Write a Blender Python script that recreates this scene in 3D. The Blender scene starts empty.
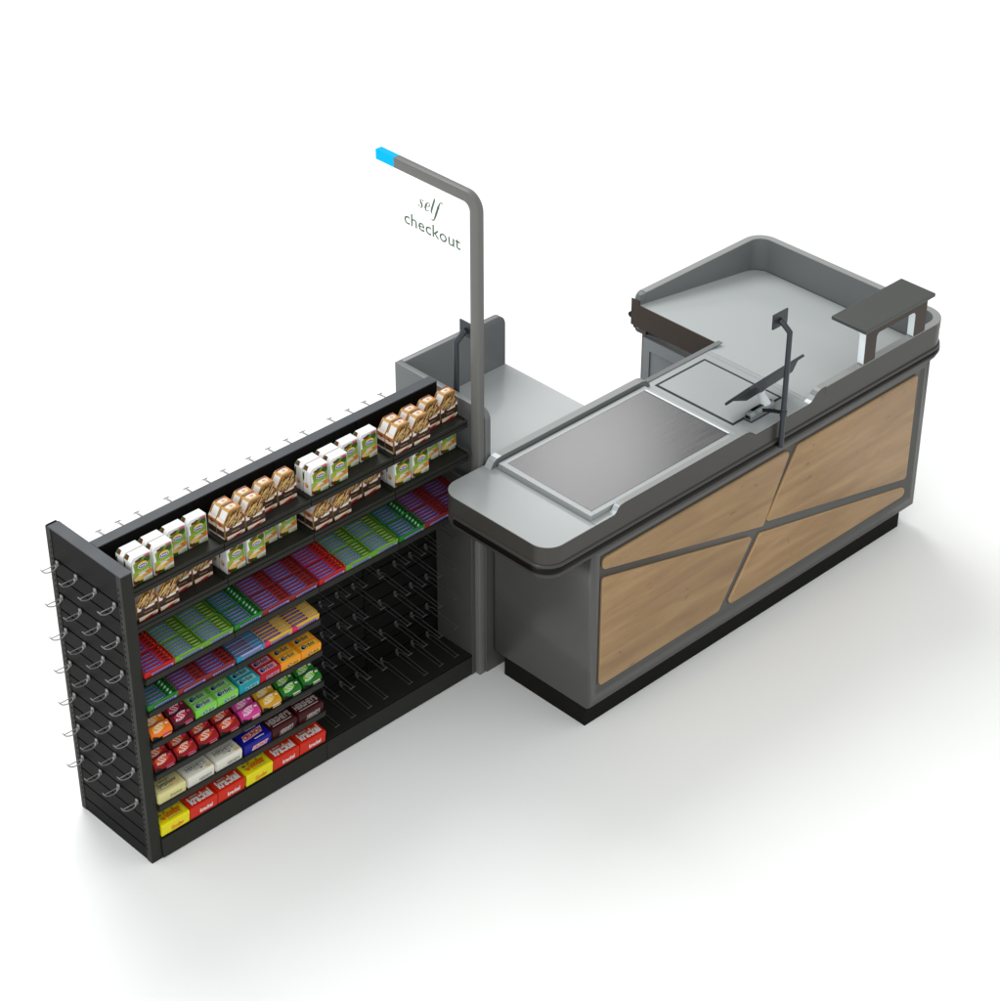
import bpy, bmesh, math, random
from mathutils import Vector, Matrix
random.seed(4)
sc = bpy.context.scene
COL = sc.collection
R = math.radians

# ------------------------------------------------------------------ materials
MATS = {}
def srgb(r, g, b):
    f = lambda c: (c/255/12.92) if c/255 <= .04045 else ((c/255+.055)/1.055)**2.4
    return (f(r), f(g), f(b), 1)
def mat(name, rgb, rough=.5, metal=0, spec=.5, noise=None, coat=0, bump=None, emis=None):
    if name in MATS: return MATS[name]
    m = bpy.data.materials.new(name); m.use_nodes = True
    nt = m.node_tree; b = nt.nodes['Principled BSDF']
    c = srgb(*rgb)
    b.inputs['Base Color'].default_value = c
    b.inputs['Roughness'].default_value = rough
    b.inputs['Metallic'].default_value = metal
    b.inputs['Specular IOR Level'].default_value = spec
    b.inputs['Coat Weight'].default_value = coat
    if noise:
        sx, sy, sz, amt, rvar = noise
        tc = nt.nodes.new('ShaderNodeTexCoord'); mp = nt.nodes.new('ShaderNodeMapping')
        mp.inputs['Scale'].default_value = (sx, sy, sz)
        n = nt.nodes.new('ShaderNodeTexNoise'); n.inputs['Scale'].default_value = 1; n.inputs['Detail'].default_value = 6
        nt.links.new(tc.outputs['Object'], mp.inputs[0]); nt.links.new(mp.outputs[0], n.inputs['Vector'])
        mx = nt.nodes.new('ShaderNodeMix'); mx.data_type = 'RGBA'
        mx.inputs[6].default_value = tuple(v*(1-amt) for v in c[:3])+(1,)
        mx.inputs[7].default_value = tuple(min(1, v*(1+amt)) for v in c[:3])+(1,)
        nt.links.new(n.outputs['Fac'], mx.inputs[0]); nt.links.new(mx.outputs[2], b.inputs['Base Color'])
        if rvar:
            mr = nt.nodes.new('ShaderNodeMapRange')
            mr.inputs['To Min'].default_value = max(0, rough-rvar); mr.inputs['To Max'].default_value = rough+rvar
            nt.links.new(n.outputs['Fac'], mr.inputs['Value']); nt.links.new(mr.outputs[0], b.inputs['Roughness'])
        if bump:
            bp = nt.nodes.new('ShaderNodeBump'); bp.inputs['Strength'].default_value = bump; bp.inputs['Distance'].default_value = .001
            nt.links.new(n.outputs['Fac'], bp.inputs['Height']); nt.links.new(bp.outputs[0], b.inputs['Normal'])
    if emis:
        b.inputs['Emission Color'].default_value = srgb(*emis[0]); b.inputs['Emission Strength'].default_value = emis[1]
    MATS[name] = m; return m

mat('floor', (232, 233, 232), .45, spec=.2, noise=(1.2, 1.2, 1, .01, .05))
mat('black_steel', (36, 36, 32), .42, spec=.12, noise=(9, 9, 9, .10, .06))
mat('black_panel', (17, 17, 16), .5, spec=.06, noise=(3, 3, 3, .12, .06))
mat('black_gap', (5, 5, 5), .8, spec=.02)
mat('cap_grey', (56, 60, 65), .45, spec=.25, noise=(14, 14, 14, .10, .08))
mat('hook_wire', (132, 133, 132), .45, metal=.3)
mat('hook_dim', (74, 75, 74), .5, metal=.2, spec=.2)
mat('wall_grey', (102, 105, 105), .38, spec=.4)
mat('body_grey', (74, 74, 72), .32, spec=.4, noise=(4, 4, 4, .05, .06))
mat('fascia_grey', (58, 56, 53), .32, spec=.3, noise=(5, 5, 5, .03, 0))
mat('brown_edge', (60, 51, 45), .4, spec=.15, noise=(30, 5, 5, .15, .05))
mat('top_grey', (150, 154, 154), .18, spec=.5, noise=(5, 5, 5, .015, .04))
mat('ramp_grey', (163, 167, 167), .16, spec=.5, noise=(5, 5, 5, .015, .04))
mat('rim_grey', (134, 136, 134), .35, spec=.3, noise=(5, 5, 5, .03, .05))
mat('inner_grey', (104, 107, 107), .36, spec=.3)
mat('bumper_black', (14, 13, 12), .35, spec=.12)
mat('kick_black', (20, 19, 17), .6, spec=.06, noise=(20, 20, 20, .15, .05))
mat('chrome', (225, 228, 230), .16, metal=1)
mat('belt_steel', (104, 104, 104), .22, metal=.88, noise=(5, 75, 3, .30, .07))
mat('frame_alu', (150, 154, 154), .28, metal=.2)
mat('cap_alu', (172, 176, 178), .3, metal=.1)
mat('side_grey', (70, 70, 67), .3, spec=.4)
mat('line_dark', (46, 50, 49), .5, spec=.1)
mat('joint_line', (128, 132, 130), .5)
mat('pole', (46, 50, 56), .38, metal=.3)
mat('monitor_case', (44, 47, 52), .38)
mat('screen_black', (14, 15, 18), .12)
mat('alcove_grey', (124, 129, 132), .42, spec=.4)
mat('strip_white', (205, 209, 211), .35)
mat('stand_white', (205, 210, 212), .25)
mat('foot_grey', (120, 127, 130), .16, metal=.3)
mat('post_grey', (102, 102, 99), .42, spec=.25)
mat('blue_lamp', (0, 20, 40), .6, spec=.05, emis=((0, 198, 255), 1.0))
mat('sign_green', (80, 102, 85), .6, spec=.1)
mat('slab_dark', (66, 68, 65), .4, spec=.25, noise=(5, 5, 5, .05, .04))
mat('stand_painted_glow', (232, 240, 243), .3)  # near-white base colour painted in for the stand's lit edges, nothing emits

def wood():
    m = bpy.data.materials.new('oak'); m.use_nodes = True; nt = m.node_tree; b = nt.nodes['Principled BSDF']
    N = nt.nodes.new; L = nt.links.new
    tc = N('ShaderNodeTexCoord')
    def noise(scale, sc_, det=6, dist=0):
        mp = N('ShaderNodeMapping'); mp.inputs['Scale'].default_value = scale
        n = N('ShaderNodeTexNoise'); n.inputs['Scale'].default_value = sc_; n.inputs['Detail'].default_value = det
        n.inputs['Distortion'].default_value = dist
        L(tc.outputs['Object'], mp.inputs[0]); L(mp.outputs[0], n.inputs['Vector']); return n
    a = noise((1.3, 1, 11), 1.5, 7, .5); f = noise((12, 1, 170), 1.4, 5, .15); k = noise((7, 1, 13), 1.7, 2, .4)
    r = N('ShaderNodeValToRGB'); r.color_ramp.elements[0].position = .24; r.color_ramp.elements[0].color = srgb(126, 96, 64)
    r.color_ramp.elements[1].position = .72; r.color_ramp.elements[1].color = srgb(158, 127, 88)
    e = r.color_ramp.elements.new(.5); e.color = srgb(143, 112, 73)
    L(a.outputs['Fac'], r.inputs[0])
    fr = N('ShaderNodeMapRange'); fr.inputs['From Min'].default_value = .3; fr.inputs['From Max'].default_value = .7
    fr.inputs['To Min'].default_value = .93; fr.inputs['To Max'].default_value = 1.06
    L(f.outputs['Fac'], fr.inputs['Value'])
    mu = N('ShaderNodeMix'); mu.data_type = 'RGBA'; mu.blend_type = 'MULTIPLY'; mu.inputs[0].default_value = 1
    L(r.outputs[0], mu.inputs[6]); L(fr.outputs[0], mu.inputs[7])
    kr = N('ShaderNodeMapRange'); kr.inputs['From Min'].default_value = .66; kr.inputs['From Max'].default_value = .84
    L(k.outputs['Fac'], kr.inputs['Value'])
    mk = N('ShaderNodeMix'); mk.data_type = 'RGBA'; mk.inputs[7].default_value = srgb(84, 58, 36)
    L(kr.outputs[0], mk.inputs[0]); L(mu.outputs[2], mk.inputs[6]); L(mk.outputs[2], b.inputs['Base Color'])
    b.inputs['Roughness'].default_value = .46
    bp = N('ShaderNodeBump'); bp.inputs['Strength'].default_value = .12; bp.inputs['Distance'].default_value = .001
    L(f.outputs['Fac'], bp.inputs['Height']); L(bp.outputs[0], b.inputs['Normal'])
    MATS['oak'] = m
wood()
mat('oak_edge', (196, 162, 120), .45)

# ------------------------------------------------------------------ mesh builder
class MB:
    def __init__(s): s.v = []; s.f = []; s.m = []; s.names = []; s.sm = []
    def mi(s, n):
        if n not in s.names: s.names.append(n)
        return s.names.index(n)
    def face(s, pts, m, smooth=False):
        b = len(s.v); s.v += [tuple(p) for p in pts]; s.f.append(tuple(range(b, b+len(pts)))); s.m.append(s.mi(m)); s.sm.append(smooth)
    def raw(s, vs, fs, m, smooth=False):
        b = len(s.v); s.v += [tuple(p) for p in vs]; k = s.mi(m)
        for f in fs: s.f.append(tuple(b+i for i in f)); s.m.append(k); s.sm.append(smooth)
    def box(s, x0, x1, y0, y1, z0, z1, m, M=None):
        vs = [Vector(p) for p in ((x0,y0,z0),(x1,y0,z0),(x1,y1,z0),(x0,y1,z0),(x0,y0,z1),(x1,y0,z1),(x1,y1,z1),(x0,y1,z1))]
        if M: vs = [M @ p for p in vs]
        s.raw(vs, [(0,3,2,1),(4,5,6,7),(0,1,5,4),(1,2,6,5),(2,3,7,6),(3,0,4,7)], m); return s
    def prism(s, poly, a0, a1, axis, m, capm=None, smooth=False):
        """poly in the two other axes, extruded along axis"""
        def P(p, a):
            return {'x': (a, p[0], p[1]), 'y': (p[0], a, p[1]), 'z': (p[0], p[1], a)}[axis]
        n = len(poly); vs = [P(p, a0) for p in poly]+[P(p, a1) for p in poly]
        A = sum(poly[i][0]*poly[(i+1) % n][1]-poly[(i+1) % n][0]*poly[i][1] for i in range(n)) > 0
        flip = A if axis in 'xz' else not A
        sides = [((i, (i+1) % n, n+(i+1) % n, n+i)) for i in range(n)]
        if not flip: sides = [t[::-1] for t in sides]
        s.raw(vs, sides, m, smooth)
        b, t = list(range(n)), list(range(n, 2*n))
        if flip: b = b[::-1]
        else: t = t[::-1]
        s.raw(vs, [b, t], capm or m); return s
    def sweep(s, path, prof, m, closed=False, smooth=True):
        """path 2D in plan (CCW, outside to the right); prof [(outward offset, z)] closed loop"""
        den = []
        for i, p in enumerate(path):   # support points next to corners keep the straights flat
            den.append(p)
            if i < len(path)-1:
                a = Vector(p); b = Vector(path[i+1])
                if (b-a).length > .06: den += [tuple(a+(b-a).normalized()*.004), tuple(b-(b-a).normalized()*.004)]
        path = den
        n = len(path); rings = []
        for i, p in enumerate(path):
            p = Vector(p)
            a = Vector(path[i-1]) if (i or closed) else None
            c = Vector(path[(i+1) % n]) if (i < n-1 or closed) else None
            d1 = (p-a).normalized() if a is not None else (c-p).normalized()
            d2 = (c-p).normalized() if c is not None else d1
            n1 = Vector((d1.y, -d1.x)); n2 = Vector((d2.y, -d2.x)); nn = (n1+n2).normalized()
            k = 1/max(.4, nn.dot(n1))
            rings.append([(p.x+nn.x*o*k, p.y+nn.y*o*k, z) for o, z in prof])
        q = len(prof); vs = [v for r in rings for v in r]; fs = []
        A = sum(prof[i][0]*prof[(i+1) % q][1]-prof[(i+1) % q][0]*prof[i][1] for i in range(q)) > 0
        for i in range(n if closed else n-1):
            j = (i+1) % n
            for k in range(q):
                l = (k+1) % q; t = (i*q+k, j*q+k, j*q+l, i*q+l)
                fs.append(t if A else t[::-1])
        if not closed:
            e0 = tuple(range(q)); e1 = tuple((n-1)*q+k for k in range(q))
            fs += [e0[::-1], e1] if not A else [e0, e1[::-1]]
        s.raw(vs, fs, m, smooth); return s
    def tube(s, pts, r, m, n=8, rad=None):
        pts = [Vector(p) for p in pts]; rings = []; up = None
        for i, p in enumerate(pts):
            d = ((pts[i+1]-p) if i < len(pts)-1 else (p-pts[i-1])).normalized()
            if 0 < i < len(pts)-1: d = ((pts[i+1]-p).normalized()+(p-pts[i-1]).normalized()).normalized()
            if up is None: up = Vector((0, 0, 1)) if abs(d.z) < .9 else Vector((1, 0, 0))
            a = d.cross(up).normalized(); b = a.cross(d).normalized(); up = b
            rr = rad[i] if rad else r
            rings.append([p+a*math.cos(t)*rr+b*math.sin(t)*rr for t in [2*math.pi*k/n for k in range(n)]])
        vs = [v for q in rings for v in q]; fs = []
        for i in range(len(pts)-1):
            for k in range(n): fs.append((i*n+k, i*n+(k+1) % n, (i+1)*n+(k+1) % n, (i+1)*n+k))
        s.raw(vs, fs, m, True)
        s.raw(rings[0], [tuple(range(n))[::-1]], m); s.raw(rings[-1], [tuple(range(n))], m); return s
    def build(s, name, parent=None, loc=(0, 0, 0), rot=(0, 0, 0), bev=0, seg=2, fix=False):
        me = bpy.data.meshes.new(name); me.from_pydata(s.v, [], s.f); me.update()
        for n in s.names: me.materials.append(MATS[n])
        me.polygons.foreach_set('material_index', s.m); me.polygons.foreach_set('use_smooth', s.sm)
        me.set_sharp_from_angle(angle=R(38))
        if fix:
            bm = bmesh.new(); bm.from_mesh(me); bmesh.ops.remove_doubles(bm, verts=bm.verts, dist=1e-5)
            bmesh.ops.recalc_face_normals(bm, faces=bm.faces); bm.to_mesh(me); bm.free()
        o = bpy.data.objects.new(name, me); COL.objects.link(o); o.location = loc; o.rotation_euler = rot
        if parent: o.parent = parent
        if bev:
            w = o.modifiers.new('weld', 'WELD'); w.merge_threshold = 1e-5
            b = o.modifiers.new('bevel', 'BEVEL'); b.width = bev; b.segments = seg; b.limit_method = 'ANGLE'; b.angle_limit = R(40)
            b.harden_normals = False
        return o

def tag(o, label=None, cat=None, group=None, kind=None):
    if label: o['label'] = label
    if cat: o['category'] = cat
    if group: o['group'] = group
    if kind: o['kind'] = kind
    return o
def empty(name, loc, label, cat, group=None):
    o = bpy.data.objects.new(name, None); o.empty_display_size = .05; COL.objects.link(o); o.location = loc
    return tag(o, label, cat, group)
def copy_tree(o, parent=None):
    c = o.copy(); COL.objects.link(c)
    if parent: c.parent = parent
    for ch in list(o.children): copy_tree(ch, c)
    return c

def rpoly(pts, r, seg=6):
    """round the corners of a 2D polygon; r single or per corner"""
    out = []; n = len(pts)
    for i, p in enumerate(pts):
        rr = r[i] if isinstance(r, (list, tuple)) else r
        p = Vector(p); a = Vector(pts[i-1]); c = Vector(pts[(i+1) % n])
        if rr <= 0: out.append(tuple(p)); continue
        d1 = (a-p).normalized(); d2 = (c-p).normalized(); ang = d1.angle(d2)
        t = min(rr/math.tan(ang/2), (a-p).length*.49, (c-p).length*.49); rr2 = t*math.tan(ang/2)
        cen = p+(d1+d2).normalized()*(rr2/math.sin(ang/2))
        s0 = p+d1*t-cen; s1 = p+d2*t-cen; a0 = math.atan2(s0.y, s0.x); a1 = math.atan2(s1.y, s1.x)
        da = (a1-a0+math.pi) % (2*math.pi)-math.pi
        for k in range(seg+1):
            q = a0+da*k/seg; out.append((cen.x+rr2*math.cos(q), cen.y+rr2*math.sin(q)))
    return out

# ------------------------------------------------------------------ lettering
_T = {}
def glyphs(txt, shear=0, bold=0):
    key = (txt, shear, bold)
    if key in _T: return _T[key]
    cu = bpy.data.curves.new('t', 'FONT'); cu.body = txt; cu.size = 1; cu.shear = shear; cu.offset = bold; cu.resolution_u = 2
    cu.fill_mode = 'FRONT'
    ob = bpy.data.objects.new('t', cu); COL.objects.link(ob); dg = bpy.context.evaluated_depsgraph_get(); dg.update()
    me = bpy.data.meshes.new_from_object(ob.evaluated_get(dg))
    vs = [(v.co.x, v.co.y) for v in me.vertices]; fs = [tuple(p.vertices) for p in me.polygons]
    if fs:   # face orientation: make them counter-clockwise
        f = fs[0]; A = sum(vs[f[i]][0]*vs[f[(i+1) % len(f)]][1]-vs[f[(i+1) % len(f)]][0]*vs[f[i]][1] for i in range(len(f)))
        if A < 0: fs = [g[::-1] for g in fs]
    bpy.data.objects.remove(ob); bpy.data.curves.remove(cu); bpy.data.meshes.remove(me)
    x0 = min(v[0] for v in vs); x1 = max(v[0] for v in vs); y0 = min(v[1] for v in vs); y1 = max(v[1] for v in vs)
    vs = [((x-x0)/(x1-x0), (y-y0)/(y1-y0)) for x, y in vs]
    _T[key] = (vs, fs); return _T[key]

class Face:
    """a flat printed face: origin, U and V vectors; decals given in 0..1 coordinates"""
    def __init__(s, mb, o, u, v):
        s.mb = mb; s.o = Vector(o); s.u = Vector(u); s.v = Vector(v); s.n = s.u.cross(s.v).normalized(); s.k = 0
    def P(s, a, b, d): return s.o+s.u*a+s.v*b+s.n*(d*.00025)
    def poly(s, pts, m):
        s.k += 1; A = sum(pts[i][0]*pts[(i+1) % len(pts)][1]-pts[(i+1) % len(pts)][0]*pts[i][1] for i in range(len(pts)))
        if A < 0: pts = pts[::-1]
        s.mb.face([s.P(a, b, s.k) for a, b in pts], m)
    def rect(s, a0, b0, a1, b1, m): s.poly([(a0, b0), (a1, b0), (a1, b1), (a0, b1)], m)
    def ell(s, a, b, ra, rb, m, n=14, rot=0):
        s.poly([(a+ra*math.cos(t)*math.cos(rot)-rb*math.sin(t)*math.sin(rot), b+ra*math.cos(t)*math.sin(rot)+rb*math.sin(t)*math.cos(rot)) for t in [2*math.pi*i/n for i in range(n)]], m)
    def blob(s, a, b, ra, rb, m, seed=0, n=11):
        rg = random.Random(seed)
        s.poly([(min(1, max(0, a+ra*math.cos(t)*rg.uniform(.7, 1.15))), min(1, max(0, b+rb*math.sin(t)*rg.uniform(.7, 1.15)))) for t in [2*math.pi*i/n for i in range(n)]], m)
    def stroke(s, pts, w, m):
        """ribbon in unit coordinates, half width w"""
        s.k += 1
        for i in range(len(pts)-1):
            p = Vector(pts[i]); q = Vector(pts[i+1]); d = (q-p).normalized(); e = Vector((-d.y, d.x))
            wa = w[i] if isinstance(w, list) else w; wb = w[i+1] if isinstance(w, list) else w
            pp = [p-e*wa, q-e*wb, q+e*wb, p+e*wa]
            s.mb.face([s.P(a[0], a[1], s.k) for a in pp], m)
    def text(s, t, a0, b0, a1, b1, m, shear=0, bold=.02, rise=0):
        s.k += 1; vs, fs = glyphs(t, shear, bold)
        s.mb.raw([s.P(a0+(a1-a0)*x, b0+(b1-b0)*y+rise*x, s.k) for x, y in vs], fs, m)

# ------------------------------------------------------------------ setting
fl = MB(); fl.face([(-60, -60, 0), (60, -60, 0), (60, 60, 0), (-60, 60, 0)], 'floor')
tag(fl.build('floor'), 'seamless glossy white studio floor', None, None, 'structure')

# ------------------------------------------------------------------ gondola shelving
GX1, GH, BACK = 1.72, 1.37, .21
gon = empty('gondola_shelving', (0, 0, 0), 'black steel gondola shelving run stocked with candy and snacks, slatted end panel at left', 'shelving unit')
# end panel with slats
m = MB()
m.box(.012, .05, .03, .433, 0, GH-.004, 'black_gap')
zs = [1.235-.078*k for k in range(16)]
tops = [GH-.006]+[z-.0035 for z in zs]; bots = [z+.0035 for z in zs]+[.0]
for t, b in zip(tops, bots):
    if t > b: m.box(.002, .0119, .0302, .4328, b, t, 'black_panel')
m.build('end_panel', gon, bev=.0012, seg=1)
for y0, y1 in ((0, .03), (.433, .463)):
    m = MB(); m.box(0, .05, y0, y1, 0, GH-.002, 'black_steel')
    for k in range(50):
        z = 1.30-.0254*k
        if z > .04: m.box(-.0006, .001, (y0+.020 if y0 == 0 else y0+.006), (y0+.025 if y0 == 0 else y0+.011), z, z+.014, 'black_gap')
    m.build('upright', gon, bev=.0015, seg=1)
MB().box(-.001, .051, -.001, .448, GH-.002, GH+.003, 'cap_grey').build('top_cap', gon, bev=.001, seg=1)
MB().box(.004, .046, .449, .461, GH-.0015, GH+.001, 'black_gap').build('cap_gap', gon)  # black block painted in for the shade of the gap the cap leaves open
# spine
m = MB(); m.box(.05, GX1, .216, .252, 0, GH-.004, 'black_gap')
for t, b in zip(tops, bots):
    if t > b:
        m.box(.0505, GX1-.0005, BACK, .2159, max(b, .10), t, 'black_panel'); m.box(.0505, GX1-.0005, .2521, .258, b, t, 'black_panel')
m.build('slatted_back', gon)
MB().box(.051, GX1+.001, .209, .259, GH-.003, GH+.003, 'cap_grey').build('header_cap', gon, bev=.001, seg=1)
for x in (.4675, .885, 1.3025):
    m = MB(); m.box(x-.011, x+.011, BACK-.006, BACK-.0002, .115, GH-.006, 'black_panel')
    for k in range(48):
        z = 1.32-.0254*k
        if z > .13:
            for s in (-1, 1): m.box(x+s*.005-.0018, x+s*.005+.0018, BACK-.0066, BACK-.005, z, z+.014, 'black_gap')
    m.build('upright', gon)
MB().box(1.70, GX1, -.007, .2085, 0, .985, 'side_grey').build('side_panel', gon, bev=.001, seg=1)
# base deck
for a, b in ((.0505, .884), (.886, 1.6995)):
    m = MB(); m.box(a, b, -.007, .2085, 0.004, .108, 'black_steel'); m.box(a, b, -.0075, -.0071, .100, .1065, 'black_gap')
    m.build('base_deck', gon, bev=.0015, seg=1)
SX = [.05, .4675, .885, 1.3025, 1.70]
TILT = .15
SH = {1: (1.278, 4, 0), 2: (1.122, 4, 0), 3: (.886, 4, TILT), 4: (.730, 2, TILT), 5: (.576, 2, TILT), 6: (.421, 2, TILT), 7: (.268, 2, TILT)}
Y0 = {1: .012, 2: .006, 3: -.012, 4: -.010, 5: -.010, 6: -.010, 7: -.010}
for k, (z, n, tl) in SH.items():
    for i in range(n):
        a, b = SX[i]+.0015, SX[i+1]-.0015; y0 = Y0[k]; D = BACK-y0-.008; th = math.atan(tl)
        o = Matrix.Translation((0, y0, z)) @ Matrix.Rotation(th, 4, 'X')
        m = MB()
        m.box(a, b, 0, D, -.006, 0, 'black_steel', o)
        m.box(a, b, -.0035, 0, -.026, .002 if k > 2 else .010, 'black_steel', o)
        if k <= 2: m.box(a, b, -.0042, -.0036, -.007, -.004, 'black_gap', o)
        for xa, xb in ((a, a+.002), (b-.002, b)):
            m.raw([o @ Vector(p) for p in ((xa, -.003, -.026), (xa, D, -.05), (xa, D, .02), (xa, -.003, .004 if k > 2 else .010),
                                            (xb, -.003, -.026), (xb, D, -.05), (xb, D, .02), (xb, -.003, .004 if k > 2 else .010))],
                  [(0, 3, 2, 1), (4, 5, 6, 7), (0, 1, 5, 4), (1, 2, 6, 5), (2, 3, 7, 6), (3, 0, 4, 7)], 'black_steel')
        m.build('shelf', gon)

# ------------------------------------------------------------------ hooks
def hook(kind, name):
    e = bpy.data.objects.new(name, None); e.empty_display_size = .03; COL.objects.link(e)
    c = MB()
    if kind == 'short':     # points along -x
        c.box(-.005, .001, -.007, .007, -.012, .010, 'hook_wire'); c.box(-.011, -.005, -.005, .005, -.016, -.003, 'hook_wire')
        c.build('clip', e, bev=.001, seg=1)
        w = MB()
        w.tube([(-.006, 0, -.010), (-.012, 0, -.021), (-.024, 0, -.025), (-.045, 0, -.023), (-.062, 0, -.014), (-.073, 0, .002)], .0021, 'hook_wire', 6)
        w.tube([(-.006, 0, -.004), (-.069, 0, -.003)], .0019, 'hook_wire', 6)
        w.tube([(-.069, -.006, -.002), (-.069, .012, -.002)], .0019, 'hook_wire', 6)
        w.build('wire', e)
    else:                   # points along -y
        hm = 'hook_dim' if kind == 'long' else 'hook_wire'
        c.box(-.006, .006, -.005, .001, -.016, .010, hm); c.box(-.004, .004, -.012, -.005, -.020, -.004, hm)
        c.build('clip', e, bev=.001, seg=1)
        L = .182 if kind == 'long' else .185
        w = MB()
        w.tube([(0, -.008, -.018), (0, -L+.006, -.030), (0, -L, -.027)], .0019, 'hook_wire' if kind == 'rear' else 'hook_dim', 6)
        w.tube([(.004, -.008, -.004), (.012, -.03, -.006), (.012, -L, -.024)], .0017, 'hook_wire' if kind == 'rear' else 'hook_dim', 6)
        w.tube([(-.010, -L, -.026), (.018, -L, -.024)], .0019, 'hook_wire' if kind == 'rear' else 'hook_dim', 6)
        w.build('wire', e)
    return e
ORD = ['top', 'second', 'third', 'fourth', 'fifth', 'sixth', 'seventh', 'lowest']
hp = hook('short', 'wire_hook'); first = True
cols = [(.409, 'farthest from the shelves'), (.291, 'second from the far edge'), (.173, 'second from the shelf side'), (.055, 'nearest the shelves')]
rows = [1.226-.156*k for k in range(7)]
for ri, z in enumerate(rows):
    for y, cn in cols:
        o = hp if first else copy_tree(hp); first = False
        o.location = (0.0, y, z)
        tag(o, 'short hook on end panel, %s of seven rows, %s' % ({0: 'top', 6: 'lowest'}.get(ri, ORD[ri]), cn), 'hook', 'short wire hooks on the slatted end panel')
lp = hook('long', 'wire_hook'); first = True
fx = [(.969, 'first'), (1.057, 'second'), (1.146, 'third'), (1.234, 'fourth'), (1.374, 'fifth'), (1.461, 'sixth'), (1.549, 'seventh'), (1.637, 'eighth')]
for ri, z in enumerate([.758, .602, .446, .290, .138]):
    for x, cn in fx:
        o = lp if first else copy_tree(lp); first = False
        o.location = (x, BACK, z)
        tag(o, 'long hook on slatted back, %s of five rows, %s from left' % (['top', 'second', 'third', 'fourth', 'lowest'][ri], cn), 'hook', 'long wire hooks in the empty shelving bay')
rp = hook('rear', 'wire_hook'); first = True
RN = ['first', 'second', 'third', 'fourth', 'fifth', 'sixth', 'seventh', 'eighth', 'ninth', 'tenth', 'eleventh', 'twelfth', 'thirteenth', 'fourteenth', 'fifteenth']
rx = [.215, .304, .391, .531, .627, .717, .805, .932, 1.031, 1.122, 1.207, 1.348, 1.444, 1.532, 1.620]
for i, x in enumerate(rx):
    o = rp if first else copy_tree(rp); first = False
    o.location = (x, .258, 1.276); o.rotation_euler = (0, 0, math.pi)
    tag(o, 'wire hook tip peeking over shelving top behind, %s from the left' % RN[i], 'hook', 'wire hooks on the rear of the shelving')

# ------------------------------------------------------------------ products
P = lambda n, r, g, b, ro=.4: mat('print_'+n, (int(r*.89), int(g*.89), int(b*.89)), ro, spec=.16)
P('white', 238, 238, 236); P('cream', 232, 218, 196); P('offwhite', 214, 214, 206); P('green', 126, 152, 54); P('darkgreen', 44, 84, 26); P('lime', 150, 186, 60)
P('yellow', 232, 190, 66); P('gold', 200, 156, 94); P('orange', 226, 116, 34); P('brownred', 110, 44, 26); P('purple', 92, 84, 158); P('pink', 214, 70, 120)
P('noodle', 168, 124, 74); P('noodlelight', 226, 196, 140); P('darkbrown', 62, 46, 38); P('red', 188, 44, 32); P('tan', 196, 150, 110); P('beige', 214, 192, 170)
P('yelgreen', 176, 176, 84); P('sugar', 240, 222, 210); P('dnoodle', 118, 74, 38)

def yz_box(mb, w, prof, m):      # prof is the side outline in (y, z)
    mb.prism(prof, 0, w, 'x', m)

def veg_carton():
    W, D, H = .087, .043, .118
    mb = MB(); mb.prism([(0, 0), (W, 0), (W, H), (W*.17, H), (0, H*.88)], 0, D, 'y', 'print_white')
    F = Face(mb, (0, 0, 0), (W, 0, 0), (0, 0, H))
    F.poly([(.02, .015), (.985, .015), (.985, .93), (.18, .93), (.02, .80)], 'print_green')
    F.rect(.03, .02, .98, .42, 'print_yelgreen'); F.blob(.5, .42, .47, .10, 'print_lime', 14)
    F.poly([(.02, .60), (.30, .93), (.18, .93), (.02, .80)], 'print_lime'); F.blob(.82, .80, .16, .12, 'print_darkgreen', 3)
    F.poly([(.02, .76), (.30, .86), (.7, .97), (.18, .97), (.02, .86)], 'print_white'); F.blob(.36, .86, .18, .06, 'print_brownred', 5); F.blob(.46, .90, .14, .04, 'print_darkgreen', 6)
    F.poly([(.02, .45), (.14, .5), (.08, .78), (.02, .78)], 'print_white')
    F.rect(.66, .90, .93, .965, 'print_pink')
    F.blob(.22, .12, .22, .13, 'print_brownred', 8); F.blob(.42, .26, .40, .14, 'print_yellow', 7)
    F.blob(.22, .24, .18, .08, 'print_noodlelight', 17); F.blob(.50, .33, .20, .06, 'print_cream', 18)
    F.blob(.62, .26, .16, .06, 'print_gold', 9); F.blob(.86, .32, .13, .08, 'print_orange', 10)
    F.blob(.40, .07, .22, .06, 'print_darkgreen', 12)
    F.poly([(.48, .05), (.97, .13), (.97, .25), (.52, .18)], 'print_offwhite'); F.rect(.60, .125, .9, .135, 'print_green')
    F.ell(.52, .70, .24, .085, 'print_yellow'); F.ell(.52, .64, .25, .085, 'print_white'); F.ell(.52, .64, .225, .072, 'print_purple')
    for q in range(4): F.ell(.40+.08*q, .645, .028, .030, 'print_white', 8)
    C = Face(mb, (0, D, H*.88), (0, -D, 0), (W*.17, 0, H*.12)); C.poly([(.02, .05), (.55, .05), (.42, .95), (.02, .95)], 'print_brownred'); C.poly([(.02, .05), (.25, .05), (.16, .95), (.02, .95)], 'print_darkgreen')
    Lf = Face(mb, (0, D, 0), (0, -D, 0), (0, 0, H*.88)); Lf.blob(.42, .38, .3, .12, 'print_noodlelight', 2); Lf.blob(.5, .34, .2, .07, 'print_orange', 4)
    Lf.poly([(.0, .80), (.22, .98), (.16, .6), (.0, .5)], 'print_darkgreen'); Lf.rect(.48, .02, .50, .98, 'print_offwhite')
    T = Face(mb, (W*.17, 0, H), (W*.83, 0, 0), (0, D, 0)); T.rect(.0, .47, 1, .50, 'print_offwhite')
    F.rect(.28, .42, .80, .45, 'print_offwhite')
    return mb
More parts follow.
